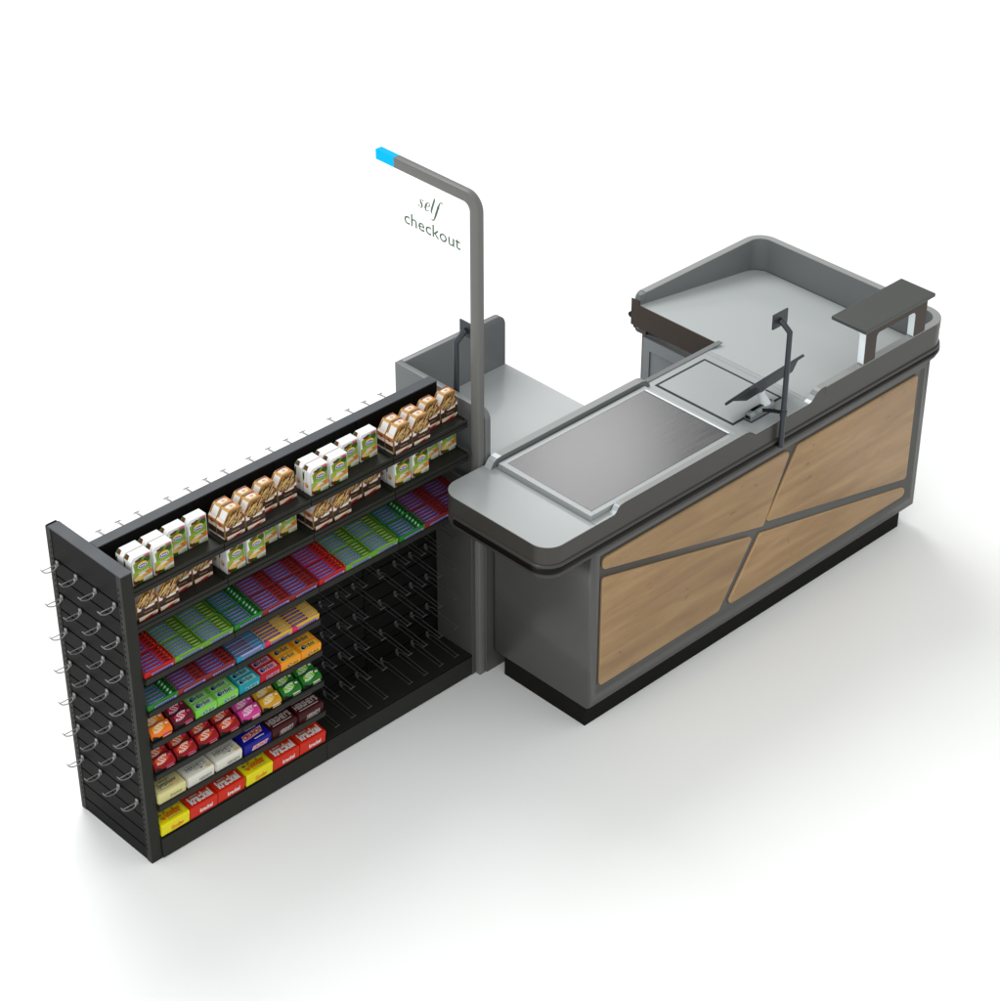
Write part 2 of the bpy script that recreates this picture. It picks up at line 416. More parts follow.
def noodle_carton():
    W, D, H = .089, .044, .116
    mb = MB()
    prof = [(0, 0), (W, 0), (W, H*.93), (W-.007, H), (W*.36, H), (W*.28, H*.95), (W*.08, H*.70), (0, H*.62)]
    mb.prism(prof, .0, D, 'y', 'print_gold')
    F = Face(mb, (0, 0, 0), (W, 0, 0), (0, 0, H))
    F.poly([(0.0, .61), (.08, .70), (.28, .94), (.36, .99), (.92, .99), (1, .92), (1, .42), (.75, .30), (.4, .26), (.1, .36), (0, .45)], 'print_noodle')
    F.blob(.55, .72, .34, .2, 'print_dnoodle', 31)
    rg = random.Random(3)
    for i in range(36):
        a = rg.uniform(.20, .84); b = rg.uniform(.52, .84); l = rg.uniform(.22, .40); t = rg.choice((.75, .75, .6, -.5))+rg.uniform(-.15, .15)
        F.stroke([(a-l*.5*math.cos(t), b-l*.5*math.sin(t)), (a+.01, b+.02), (a+l*.5*math.cos(t), b+l*.5*math.sin(t))], .015, rg.choice(['print_noodlelight', 'print_yellow', 'print_noodlelight', 'print_gold', 'print_dnoodle', 'print_brownred']))
    F.poly([(0, .60), (.10, .48), (.42, .42), (.75, .46), (1, .60), (1, .38), (0, .36)], 'print_sugar'); F.blob(.8, .5, .12, .05, 'print_tan', 41)
    F.blob(.62, .42, .16, .06, 'print_cream', 21); F.blob(.3, .43, .1, .05, 'print_tan', 22)
    F.rect(0, .17, 1, .38, 'print_darkbrown'); F.blob(.28, .40, .12, .07, 'print_darkbrown', 8); F.blob(.93, .40, .1, .08, 'print_darkbrown', 9)
    for q in range(6): F.ell(.34+.07*q, .265, .020, .025, 'print_tan', 7)
    F.rect(0, 0.0, 1, .17, 'print_brownred'); F.poly([(.03, .02), (.97, .06), (.97, .165), (.03, .165)], 'print_cream'); F.poly([(.06, .0), (.5, .0), (.9, .12), (.55, .10)], 'print_red')
    # chamfer with the white inner showing
    a = Vector((W*.08, 0, H*.70)); b = Vector((W*.28, 0, H*.95))
    C = Face(mb, a+Vector((0, D, 0)), (0, -D, 0), b-a); C.rect(.04, .02, .96, 1, 'print_white')
    a2 = Vector((W*.28, 0, H*.95)); b2 = Vector((W*.36, 0, H)); C2 = Face(mb, a2+Vector((0, D, 0)), (0, -D, 0), b2-a2); C2.rect(.04, 0, .96, 1, 'print_gold')
    a3 = Vector((0, 0, H*.62)); b3 = Vector((W*.08, 0, H*.70)); C3 = Face(mb, a3+Vector((0, D, 0)), (0, -D, 0), b3-a3); C3.rect(.04, .0, .96, 1, 'print_sugar')
    C.rect(.04, .02, .22, 1, 'print_noodle')
    Lf = Face(mb, (0, D, 0), (0, -D, 0), (0, 0, H)); Lf.rect(0, .0, 1, .32, 'print_darkbrown'); Lf.rect(0, 0, 1, .08, 'print_cream')
    Lf.rect(0.02, .32, .98, .46, 'print_cream'); Lf.rect(0.02, .46, .98, .6, 'print_noodle'); Lf.blob(.5, .5, .3, .06, 'print_red', 3)
    T = Face(mb, (W*.36, 0, H), (W*.56, 0, 0), (0, D, 0)); T.rect(0, 0, 1, 1, 'print_gold'); T.blob(.45, .5, .40, .36, 'print_sugar', 5); T.blob(.5, .5, .16, .13, 'print_tan', 6)
    T.blob(.85, .8, .13, .2, 'print_orange', 8); T.blob(.9, .25, .1, .2, 'print_orange', 9); T.rect(0, .80, 1, 1, 'print_dnoodle'); T.blob(.5, .2, .3, .12, 'print_noodlelight', 33)
    T.blob(.15, .15, .13, .12, 'print_noodlelight', 10)
    return mb

P('gumpurple', 62, 58, 140); P('gumlav', 162, 158, 206); P('gumblue', 70, 92, 150); P('gred', 186, 34, 34); P('gdred', 112, 20, 22); P('glime', 112, 166, 56); P('gdlime', 70, 104, 36)
P('ggreen', 40, 128, 44); P('gdgreen', 18, 72, 26); P('gmar', 138, 46, 48); P('gdmar', 84, 18, 22); P('gcyan', 32, 148, 182); P('gdcyan', 70, 96, 124); P('gpink', 226, 40, 104); P('gyel', 230, 184, 70); P('gdyel', 170, 90, 60)
P('mint', 190, 226, 220); P('olime', 122, 200, 74)
def gum_tray(kind):
    base, dark, lab, edge = {'red': ('gred', 'gdred', 'gumpurple', 'gred'), 'lime': ('glime', 'gdlime', 'gumblue', 'glime'), 'green': ('ggreen', 'gdgreen', 'gumpurple', 'gdgreen'),
                             'maroon': ('gmar', 'gdmar', 'gumpurple', 'gmar'), 'cyan': ('gcyan', 'gdcyan', 'gdcyan', 'gumlav'), 'yellow': ('gyel', 'gpink', 'gumpurple', 'gyel')}[kind]
    base, dark, lab, edge = ['print_'+q for q in (base, dark, lab, edge)]
    W, D, H = .136, .090, .030; t = .0015
    tr = MB(); low = .55
    tr.box(0, W, 0, D, 0, .002, base)
    tr.box(0, W, 0, t, .002, H*low, base)
    tr.box(0, W, D-t, D, .002, H*.9, base)
    for xa in (0, W-t):
        tr.prism([(t, .002), (D-t, .002), (D-t, H*1.06), (.016, H*1.06), (t, H*low)], xa, xa+t, 'x', base)
    # raised printed corners of the front lip
    tr.prism([(0, H*low), (.030, H*low), (.016, H*.98), (0, H*.98)], -.0002, t, 'y', base if kind not in ('yellow',) else 'print_gpink')
    tr.prism([(W-.018, H*low), (W, H*low), (W, H*.98), (W-.006, H*.98)], -.0002, t, 'y', base)
    Fr = Face(tr, (0, -.0003, 0), (W, 0, 0), (0, 0, H))
    if kind == 'yellow': Fr.rect(0, .02, .98, low*.95, 'print_gpink'); Fr.rect(.3, .05, .98, low*.95, 'print_gyel')
    Fr.rect(.22, .10, .94, low*.86, 'print_gumlav')
    for q in range(9): Fr.ell(.28+.07*q, low*.48, .027, low*.28, lab, 8)
    pk = MB(); n = 5; pd = (D-2*t-.001)/n; rg = random.Random(kind)
    for i in range(n):
        y = t+.0006+i*pd; h = H*.90+rg.uniform(-.0006, .0006); xo = rg.uniform(-.001, .001)
        pk.prism(rpoly([(y+.0004, .003), (y+pd-.0006, .003), (y+pd-.0006, h), (y+.0004, h)], [0, 0, .003, .003], 3), t+.001+xo*0, W-t-.001, 'x', base if kind != 'cyan' else 'print_gumlav')
        T = Face(pk, (t+.002, y+.0028, h), (W-2*t-.004, 0, 0), (0, pd-.006, 0))
        T.rect(.0, .02, .64, .98, lab)
        T.poly([(.045, .36), (.30, .24), (.575, .32), (.575, .64), (.30, .74), (.045, .66)], 'print_gumlav')
        for j in range(10): T.ell(.080+.050*j+rg.uniform(-.008, .008), .5+(.13 if j % 2 else -.11), .015, .17, lab, 6)
        T.rect(.605, .1, .62, .9, 'print_gumlav')
        if kind == 'lime':
            T.rect(.64, -.25, 1, 1.25, dark); T.poly([(.66, .20), (.92, .05), (.92, .55), (.66, .75)], 'print_lime'); T.rect(.72, .30, .84, .42, 'print_mint')
        elif kind in ('red', 'maroon'):
            for j in range(5): T.blob(.70+.07*j, .5+.2*math.sin(j*2+i), .032, .48, dark, i*7+j, 7)
            T.blob(.68, .5, .03, .3, 'print_'+{'red': 'pink', 'maroon': 'gred', 'lime': 'lime'}[kind], i)
            T.blob(.9, .55, .03, .3, 'print_'+{'red': 'orange', 'maroon': 'red', 'lime': 'lime'}[kind], i+3)
        elif kind == 'green':
            T.rect(.64, -.1, 1, 1.1, 'print_gdgreen'); T.poly([(.68, .1), (.84, -.1), (.90, .5), (.76, .85)], 'print_ggreen'); T.poly([(.74, .05), (.80, 0), (.88, .8), (.82, .9)], 'print_mint')
        elif kind == 'cyan':
            T.rect(.0, -.05, 1, .25, 'print_gdcyan'); T.rect(.64, .15, .98, .8, 'print_gcyan'); T.rect(.02, .9, .98, 1.1, 'print_gred' if i == 2 else 'print_gumlav')
        elif kind == 'yellow':
            T.rect(.0, -.1, .62, .08, 'print_gred'); T.stroke([(.67, .5), (.97, .5)], .14, 'print_cream'); T.rect(.64, -.1, 1, .05, 'print_gold')
    return tr, pk

P('olime2', 128, 206, 78); P('oteal', 20, 148, 164); P('ored', 178, 24, 34); P('oorange', 240, 150, 30); P('oshade', 206, 222, 214); P('navy', 18, 26, 62); P('oblue', 60, 150, 210)
P('pinkp', 222, 158, 170); P('oyel', 244, 196, 70); P('tealp', 150, 208, 204); P('limep', 176, 214, 176)
def block_gum(kind):
    base, lab = {'lime': ('olime', 'limep'), 'teal': ('oteal', 'tealp'), 'red': ('ored', 'pinkp'), 'orange': ('oorange', 'oyel')}[kind]
    base, lab = 'print_'+base, 'print_'+lab
    W, D, H = .1005, .082, .038
    mb = MB()
    yz = [(0, 0), (D/2-.0006, 0), (D/2-.0006, H+.001), (.006, H+.001), (0, H-.008)]
    mb.prism(yz, 0, W, 'x', base)
    mb.prism([(D/2+.0006, 0), (D, 0), (D, H+.001), (D/2+.0046, H+.001), (D/2+.0006, H-.003)], 0, W, 'x', base)
    for y0 in (.004, D/2+.003):
        T = Face(mb, (0, y0, H+.0011), (W, 0, 0), (0, D/2-.006, 0))
        T.rect(.10, .10, .90, .86, lab); T.ell(.24, .46, .085, .26, 'print_oblue'); T.ell(.20, .42, .06, .2, 'print_navy')
        T.text('Orbit', .16, .22, .80, .80, 'print_navy', shear=.25, bold=.012)
    F = Face(mb, (0, 0, 0), (W, 0, 0), (0, 0, H-.008))
    F.rect(.30, .12, .93, .72, lab); F.ell(.36, .40, .05, .22, 'print_oblue'); F.text('Orbit', .34, .2, .88, .72, 'print_navy', shear=.25, bold=.01)
    return mb

P('sred', 150, 14, 16); P('sred2', 196, 40, 30); P('sor', 228, 98, 34); P('smar', 92, 8, 30); P('sberry', 200, 30, 80); P('sorange', 240, 120, 30); P('syel', 244, 176, 40)
P('spink', 206, 60, 140); P('spink2', 230, 120, 180); P('smustard', 206, 150, 30); P('smust2', 232, 190, 70); P('sgreen', 24, 110, 30); P('slime', 130, 190, 50); P('sblack', 14, 12, 12)
def s_candy(kind):
    base, cen = {'red': ('sred', 'sor'), 'maroon': ('smar', 'sberry'), 'orange': ('sorange', 'syel'), 'pink': ('spink', 'spink2'), 'yellow': ('smustard', 'smust2'), 'green': ('sgreen', 'slime')}[kind]
    base, cen = 'print_'+base, 'print_'+cen
    W, D, H = .1000, .084, .046
    tr = MB()
    tr.box(.001, W-.001, 0, D, 0, .003, 'print_sblack')
    tr.prism([(0, .003), (D, .003), (D, H*.8), (.02, H*.5), (0, H*.22)], .001, .0022, 'x', 'print_sblack')
    tr.prism([(0, .003), (D, .003), (D, H*.8), (.02, H*.5), (0, H*.22)], W-.0022, W-.001, 'x', 'print_sblack')
    tr.box(.001, W-.001, 0, .0012, .003, H*.26, 'print_sblack')
    Fr = Face(tr, (0, -.0001, 0), (W, 0, 0), (0, 0, H*.26)); Fr.rect(.5, .1, .92, .95, base); Fr.stroke([(.56, .5), (.62, .7), (.7, .4), (.8, .7), (.88, .5)], .04, 'print_white')
    packs = []
    for j in range(2):
        mb = MB(); y0 = .001+j*(D/2); zo = .004*j; d = D/2-.001
        x0 = .004 if j else .003; x1 = W-.004
        prof = rpoly([(y0, .010), (y0+d, .006), (y0+d, .043+zo), (y0+d-.005, .0475+zo), (y0+.006, .031+zo), (y0, .022+zo)], [.003, .002, .003, .006, .005, .004], 3)
        mb.prism(prof, x0, x1, 'x', base, smooth=False)
        p = Vector((x0, y0+.007, .0318+zo)); q = Vector((x0, y0+d-.006, .0470+zo)); T = Face(mb, p, (x1-x0, 0, 0), q-p)
        T.ell(.46, .50, .40, .46, 'print_sred2' if kind == 'red' else base, rot=.15); T.ell(.45, .50, .30, .38, cen, rot=.15)
        T.text('S', .14, .02, .76, .98, 'print_white', shear=.35, bold=.035); T.text('S', .175, .07, .725, .93, cen if kind != 'red' else 'print_sor', shear=.35, bold=-.012)
        T.ell(.87, .62, .07, .12, 'print_sugar' if kind not in ('red', 'maroon') else 'print_pink', rot=.3)
        Fb = Face(mb, (x0, y0-.0002, .011), (x1-x0, 0, 0), (0, 0, .010)); Fb.rect(.52, .1, .9, .85, 'print_sugar' if kind in ('pink', 'yellow', 'green') else 'print_pink')
        if j == 0: Fb.poly([(0, 0), (.34, 0), (.24, 1), (.10, 1.7), (0, 1.9)], 'print_sblack')
        packs.append(mb)
    return tr, packs

P('kred', 214, 42, 18); P('kor', 226, 110, 36); P('kyel', 240, 226, 20); P('kgy', 110, 116, 96); P('hwhite', 226, 224, 210); P('hcream', 222, 214, 150); P('hgrey', 96, 96, 92)
P('hbrown', 62, 12, 14); P('hlight', 186, 176, 170); P('cblue', 20, 22, 140); P('cred', 206, 44, 44); P('cwhite', 224, 200, 196); P('tanp', 222, 196, 130)
def bar_box(kind):
    W, D, H = (.134, .080, .058) if kind in ('krackel', 'goodbar') else (.134, .078, .050)
    base = {'krackel': 'kred', 'goodbar': 'kyel', 'milk': 'hbrown', 'creme': 'hwhite', 'almond': 'hcream', 'crunch': 'cblue'}[kind]; base = 'print_'+base
    W -= .001
    mb = MB(); c = .006
    if kind in ('milk', 'creme', 'almond'):
        # wrapped multipack: ends pinched
        mb.prism(rpoly([(0, 0), (D, 0), (D, H), (c, H), (0, H-c*1.6)], [.002, .002, .004, .004, .004], 2), .004, W-.004, 'x', base)
        mb.prism(rpoly([(.004, .004), (D-.004, .002), (D-.004, H-.006), (c+.004, H-.006), (.004, H-c*1.6-.004)], .003, 2), 0, W, 'x', base)
    else:
        mb.prism([(0, 0), (D, 0), (D, H), (c*.7, H), (0, H-c*.7)], 0, W, 'x', base)
    T = Face(mb, (0, c, H), (W, 0, 0), (0, D-c, 0)); F = Face(mb, (0, 0, 0), (W, 0, 0), (0, 0, H-c*1.6))
    if kind == 'krackel':
        T.rect(.03, .80, .97, 1, 'print_kor'); T.rect(.2, .84, .95, .92, 'print_darkbrown'); T.rect(.1, .45, .92, .60, 'print_kor')
        T.rect(.22, .56, .56, .70, 'print_darkbrown'); T.text("HERSHEY'S", .24, .58, .54, .68, 'print_white', bold=.02)
        T.text('krackel', .14, .10, .92, .66, 'print_white', bold=.035); T.ell(.52, .3, .04, .06, 'print_kred')
        F.text('krackel', .36, .22, .82, .68, 'print_white', bold=.03)
    elif kind == 'goodbar':
        T.rect(.0, .86, 1, 1, 'print_red'); T.rect(.18, .76, .92, .80, 'print_kgy'); T.poly([(.86, .1), (.97, .1), (.97, .74), (.90, .74)], 'print_kgy'); T.poly([(.85, .1), (.955, .1), (.955, .7), (.89, .7)], 'print_kyel')
        T.text('Mr.', .12, .50, .28, .68, 'print_kgy'); T.text('Goodbar', .30, .22, .86, .72, 'print_orange', bold=.05); T.poly([(.10, .42), (.30, .40), (.26, .18), (.18, .22)], 'print_orange')
        T.rect(.32, .12, .84, .15, 'print_kgy'); F.text('Goodbar', .34, .22, .80, .66, 'print_orange', bold=.04); F.rect(.34, .12, .7, .16, 'print_kor')
    elif kind == 'milk':
        T.rect(.10, .84, .92, .96, 'print_hlight'); T.rect(.10, .80, .92, .82, 'print_gdmar'); T.text("HERSHEY'S", .08, .30, .93, .72, 'print_hlight', bold=.045); T.rect(.14, .14, .86, .20, 'print_hlight')
        F.text("HERSHEY'S", .34, .2, .84, .75, 'print_hlight', bold=.03); F.rect(.3, .08, .8, .14, 'print_hlight')
    elif kind == 'creme':
        T.rect(.18, .86, .84, .90, 'print_hgrey'); T.rect(.16, .36, .86, .70, 'print_hgrey'); T.rect(.175, .38, .845, .68, 'print_hwhite'); T.text("HERSHEY'S", .19, .41, .82, .65, 'print_navy', bold=.015)
        T.rect(.4, .26, .7, .29, 'print_hgrey'); T.ell(.62, .22, .03, .05, 'print_hgrey'); T.blob(.85, .15, .12, .12, 'print_tanp', 4)
        F.rect(.40, .15, .9, .66, 'print_offwhite'); F.text("HERSHEY'S", .44, .2, .88, .6, 'print_hgrey', bold=.02)
    elif kind == 'almond':
        T.rect(.1, .86, .9, .94, 'print_tanp'); T.text("HERSHEY'S", .30, .66, .66, .78, 'print_hgrey'); T.text('Symphony', .16, .28, .84, .66, 'print_hgrey', shear=.3, bold=.02); T.blob(.7, .25, .2, .14, 'print_tanp', 5)
        T.stroke([(.14, .24), (.4, .18), (.62, .22)], .012, 'print_hgrey'); F.text('Symphony', .40, .3, .84, .7, 'print_hgrey', shear=.3, bold=.02)
    elif kind == 'crunch':
        T.rect(.42, .82, .80, .90, 'print_cwhite'); T.poly([(.10, .22), (.84, .34), (.92, .74), (.18, .62)], 'print_cwhite')
        T.text('CRUNCH', .17, .26, .86, .60, 'print_cred', bold=.05, rise=.10); T.rect(.45, .06, .8, .13, 'print_cwhite')
        F.poly([(.28, .15), (.84, .15), (.90, .70), (.34, .70)], 'print_cwhite'); F.text('CRUNCH', .34, .22, .86, .64, 'print_cred', bold=.04)
        L_ = Face(mb, (0, D, 0), (0, -D, 0), (0, 0, H)); L_.rect(.2, .3, .8, .7, 'print_cwhite')
    return mb

PROTO = {}
def place(key, name, x, y, z, tl, label, cat, group):
    """first use builds the thing and its parts, later uses copy it"""
    if key not in PROTO:
        kind = key[1]
        if key[0] == 'gum':
            tr, pk = gum_tray(kind); e = bpy.data.objects.new(name, None); e.empty_display_size = .02; COL.objects.link(e)
            tr.build('display_tray', e); pk.build('gum_packs', e); o = e
        elif key[0] == 's':
            tr, ps = s_candy(kind); e = bpy.data.objects.new(name, None); e.empty_display_size = .02; COL.objects.link(e)
            tr.build('display_tray', e)
            for q in ps: q.build('candy_pack', e)
            o = e
        else:
            mb = {'veg': lambda: veg_carton(), 'noodle': lambda: noodle_carton(), 'block': lambda: block_gum(kind), 'bar': lambda: bar_box(kind)}[key[0]]()
            o = mb.build(name)
        PROTO[key] = o
    else: o = copy_tree(PROTO[key])
    o.location = (x, y, z); o.rotation_euler = (math.atan(tl), 0, random.uniform(-.006, .006))
    tag(o, label, cat, group); return o

BAY = ['leftmost bay', 'second bay', 'third bay', 'rightmost bay']
HB = ['leftmost bay', 'second bay']
# shelves 1, 2 : cartons, two in the front row, four in the back row
for k in (1, 2):
    z = SH[k][0]+.0008
    for i in range(4):
        veg = (i % 2 == 0) == (k == 1)
        x0 = SX[i]+.022
        for row, n, y in (('front', 2, .034), ('back', 4, .0815)):
            for j in range(n):
                st = .0965
                if row == 'front': pos = ('left', 'right')[j]
                else: pos = ('far left', 'middle left', 'middle right', 'far right')[j]
                nm = 'green vegetable soup carton with white top' if veg else 'brown and gold noodle snack carton with white window'
                place(('veg' if veg else 'noodle', ''), 'snack_carton', x0+j*st, y, z, 0,
                      '%s, %s of %s row, %s shelf, %s' % (('green carton' if veg else 'brown carton'), pos, row, ('top' if k == 1 else 'second'), BAY[i]),
                      'carton', 'green and white food cartons' if veg else 'brown and gold noodle cartons')
CN = {'red': 'bright red', 'lime': 'lime green', 'green': 'dark green', 'maroon': 'maroon', 'cyan': 'cyan and lavender', 'yellow': 'yellow and pink'}
def sz(k, y):  # height of a shelf surface at y
    return SH[k][0]+(y-Y0[k])*SH[k][2]+.0012
POS3 = ('left', 'middle', 'right'); POS4 = ('far left', 'middle left', 'middle right', 'far right')
for i, ks in enumerate((('red', 'lime', 'lime'), ('green', 'maroon', 'maroon'), ('red', 'lime', 'lime'), ('green', 'maroon', 'maroon'))):
    for j, kd in enumerate(ks):
        for row, y in (('front', -.008), ('back', .0855)):
            place(('gum', kd), 'gum_tray', SX[i]+.003+j*.1372, y, sz(3, y), TILT, '%s tray of gum, %s of %s row, third shelf, %s' % (CN[kd], POS3[j], row, BAY[i]), 'gum tray', CN[kd]+' trays of gum')
for i, ks in enumerate((('green', 'maroon', 'maroon'), ('cyan', 'yellow', 'yellow'))):
    for j, kd in enumerate(ks):
        place(('gum', kd), 'gum_tray', SX[i]+.003+j*.1372, -.006, sz(4, -.006), TILT, '%s tray of gum packs, %s of the fourth shelf, %s' % (CN[kd], POS3[j], HB[i]), 'gum tray', CN[kd]+' trays of gum')
for i, ks in enumerate(((('s', 'orange'), ('s', 'maroon'), ('block', 'lime'), ('block', 'lime')), (('block', 'teal'), ('block', 'red'), ('block', 'orange'), ('block', 'orange')))):
    for j, (t, kd) in enumerate(ks):
        nm, cat = ('candy_tray', 'candy tray') if t == 's' else ('gum_box', 'gum box')
        place((t, kd), nm, SX[i]+.004+j*.1035, -.006, sz(5, -.006), TILT, '%s %s, %s of the fifth shelf, %s' % (kd, 'tray of fruit chews' if t == 's' else 'double box of gum', POS4[j], HB[i]), cat, ('trays of fruit chews' if t == 's' else 'double boxes of gum'))
for i, ks in enumerate((('red', 'red', 'red', 'red'), ('pink', 'yellow', 'green', 'green'))):
    for j, kd in enumerate(ks):
        place(('s', kd), 'candy_tray', SX[i]+.004+j*.1035, -.006, sz(6, -.006), TILT, '%s tray of fruit chew packs, %s of the sixth shelf, %s' % (kd, POS4[j], HB[i]), 'candy tray', 'trays of fruit chews')
BN = {'krackel': 'red', 'goodbar': 'yellow', 'milk': 'dark brown', 'creme': 'white', 'almond': 'pale yellow', 'crunch': 'royal blue'}
for i, ks in enumerate((('almond', 'creme', 'creme'), ('crunch', 'milk', 'milk'))):
    for j, kd in enumerate(ks):
        place(('bar', kd), 'candy_box', SX[i]+.004+j*.1375, -.006, sz(7, -.006), TILT, '%s box of chocolate bars, %s of the seventh shelf, %s' % (BN[kd], POS3[j], HB[i]), 'candy box', 'boxes of chocolate bars')
for i in range(2):
    for j, kd in enumerate(('goodbar', 'krackel', 'krackel')):
        o = place(('bar', kd), 'candy_box', SX[i]+.004+j*.1375, -.004, .1097, TILT, '%s box of chocolate bars, %s of the base shelf, %s' % (BN[kd], POS3[j], HB[i]), 'candy box', 'boxes of chocolate bars')

# ------------------------------------------------------------------ checkout counter
T = 1.07
cnt = empty('checkout_counter', (1.8, -.58, 0), 'long grey checkout counter with oak front panels, conveyor and ramped bagging end', 'checkout counter')
def at(o): o.location = Vector(o.location)-Vector((1.8, -.58, 0)); return o
def cb(mb, name, parent=cnt, **k): return at(mb.build(name, parent, **k))
OUT = rpoly([(1.50, -.645), (4.03, -.645), (4.03, .475), (3.17, .475), (3.17, -.035), (1.50, -.035)], [.085, .11, .10, 0, 0, .085], 12)
# body
m = MB()
XA, XB, YF = 1.79, 3.975, -.605
fx0, fx1, fz0, fz1 = 1.838, 3.935, .163, .866
BZ0, BZ1 = .11, .93
# front face with recessed field
def ring(o0, o1, yo, yi, m_):
    (a0, b0, a1, b1), (c0, d0, c1, d1) = o0, o1
    O = [(a0, yo, b0), (a1, yo, b0), (a1, yo, b1), (a0, yo, b1)]; I = [(c0, yi, d0), (c1, yi, d0), (c1, yi, d1), (c0, yi, d1)]
    for i in range(4): m.face([O[i], O[(i+1) % 4], I[(i+1) % 4], I[i]], m_)
e = .012
ring((XA+.01, BZ0, XB-.01, BZ1), (fx0, fz0, fx1, fz1), YF, YF, 'body_grey')
ring((fx0, fz0, fx1, fz1), (fx0+.014, fz0+.014, fx1-.014, fz1-.014), YF, YF+.014, 'body_grey')
m.face([(fx0+.014, YF+.014, fz0+.014), (fx1-.014, YF+.014, fz0+.014), (fx1-.014, YF+.014, fz1-.014), (fx0+.014, YF+.014, fz1-.014)], 'body_grey')
# other walls of the body: plan loop
plan = [(XA+.01, YF), (XA+.003, YF+.003), (XA, YF+.01), (XA, -.06), (XA+.004, -.046), (XA+.018, -.04), (3.19, -.04), (3.19, .435), (3.975, .435), (3.975, YF+.01), (3.972, YF+.003), (XB-.01, YF)]
for i in range(len(plan)-1):
    (a, b), (c, d) = plan[i], plan[i+1]
    m.face([(a, b, BZ1), (c, d, BZ1), (c, d, BZ0), (a, b, BZ0)][::-1], 'body_grey')
m.face([(x, y, BZ1) for x, y in plan], 'body_grey'); m.face([(x, y, BZ0) for x, y in plan][::-1], 'body_grey')
cb(m, 'body', fix=True)
m = MB(); fr = [(-.015, .16), (.40, .16), (.40, .86), (-.015, .86)]
m.prism([(-.02, .14), (.415, .14), (.415, .90), (-.02, .90)], 3.184, 3.1899, 'x', 'alcove_grey')
for a, b, c, d in ((-.02, .03, .14, .90), (.375, .415, .14, .90), (.03, .375, .84, .90), (.03, .375, .14, .19)):
    m.box(3.177, 3.184, a, b, c, d, 'alcove_grey')
cb(m, 'side_frame', bev=.002, seg=2)
m = MB(); m.box(1.803, 3.901, -.58, -.10, 0, .1099, 'kick_black'); m.box(3.24, 3.901, -.0999, .38, 0, .1099, 'kick_black'); cb(m, 'kickplate')
# oak panels
for i, (pts, r) in enumerate((([(1.863, .838), (3.014, .838), (2.864, .514), (1.863, .786)], [.030, .02, .012, .018]),
                ([(1.863, .741), (2.798, .490), (2.600, .193), (1.863, .193)], [.014, .014, .018, .016]),
                ([(3.068, .838), (3.892, .838), (3.892, .284), (2.884, .528)], [.02, .012, .016, .012]),
                ([(2.850, .480), (3.890, .236), (3.890, .190), (2.656, .193)], [.014, .028, .030, .018]))):
    q = rpoly(pts, r, 6)
    m = MB(); m.prism(q, -.5905, -.603, 'y', 'oak_edge', 'oak'); 
    o = cb(m, 'wood_panel', fix=True)
    o.modifiers.new('bevel', 'BEVEL').width = .0012; o.modifiers['bevel'].segments = 2; o.modifiers['bevel'].limit_method = 'ANGLE'; o.modifiers['bevel'].angle_limit = R(60)
# fascia: solid under the flat tops, hollow around the ramp
left = rpoly([(3.079, -.6449), (3.079, -.035), (1.50, -.035), (1.50, -.645)], [0, 0, .085, .085], 12)
m = MB(); m.prism(left, .93, T-.003, 'z', 'fascia_grey', smooth=False)
cb(m, 'fascia')
for f_ in []: pass
path_all = rpoly([(1.50, -.035), (1.50, -.645), (4.03, -.645), (4.03, .475), (3.17, .475)], [.085, .085, .11, .10, 0], 12)
path_all = [(3.0, -.035)]+path_all[0:]
path_all = [p for p in path_all]
path_r = [p for p in rpoly([(3.079, -.645), (4.03, -.645), (4.03, .475), (3.17, .475)], [0, .11, .10, 0], 12)]
m = MB(); m.sweep(path_r, [(-.0005, .93), (-.0005, T-.003), (-.018, T-.003), (-.018, .93)], 'fascia_grey'); 
cb(m, 'fascia_shell')
# front rails: raised lips on the top
def rail(prof, y0, y1, body_m, name, x_cap=None):
    m = MB(); m.prism(prof, y0, y1, 'y', body_m); return m
bf = [(1.868, T-.003), (1.885, T+.006), (1.893, T+.020), (1.905, T+.028), (1.925, T+.030), (2.650, T+.030), (2.672, T+.026), (2.695, T+.010), (2.715, T-.003)]
def railpair(prof, yo, yi, name, dark='fascia_grey', light='rim_grey', chrome_until=0, chrome_from=1e9):
    m = MB(); n = len(prof)
    m.prism(prof, yo, yi, 'y', dark); cb(m, name)
    m = MB(); t = .0018; s = (1 if yi > yo else -1)*.0015
    for i in range(n-1):
        a, b = prof[i], prof[i+1]; ch = (b[0] <= chrome_until) or (a[0] >= chrome_from)
        dz = b[1]-a[1]; dx = b[0]-a[0]; l = math.hypot(dx, dz); nx, nz = -dz/l*t, dx/l*t
        m.face([(a[0]+nx, yo+s*0, a[1]+nz), (b[0]+nx, yo+s*0, b[1]+nz), (b[0]+nx, yi, b[1]+nz), (a[0]+nx, yi, a[1]+nz)] if yi > yo else
               [(a[0]+nx, yi, a[1]+nz), (b[0]+nx, yi, b[1]+nz), (b[0]+nx, yo, b[1]+nz), (a[0]+nx, yo, a[1]+nz)], 'cap_alu' if ch else light)
    cb(m, name+'_cap')
railpair(bf, -.645, -.617, 'front_rail', chrome_until=1.906)
# right rim: sloped start, then around the bagging end
rs = [(3.056, T-.003), (3.075, T+.004), (3.092, T+.020), (3.108, T+.034), (3.13, T+.040), (3.16, T+.040), (3.16, T-.003)]
railpair(rs, -.645, -.615, 'rim_start', chrome_until=3.10)
path_rim = rpoly([(3.16, -.645), (4.03, -.645), (4.03, .475), (3.21, .475)], [0, .11, .10, 0], 14)
m = MB(); m.sweep(path_rim, [(0, T-.003), (0, T+.0365), (-.002, T+.0385), (-.034, T+.0385), (-.036, T+.0365), (-.036, T-.003)], 'rim_grey', smooth=False)
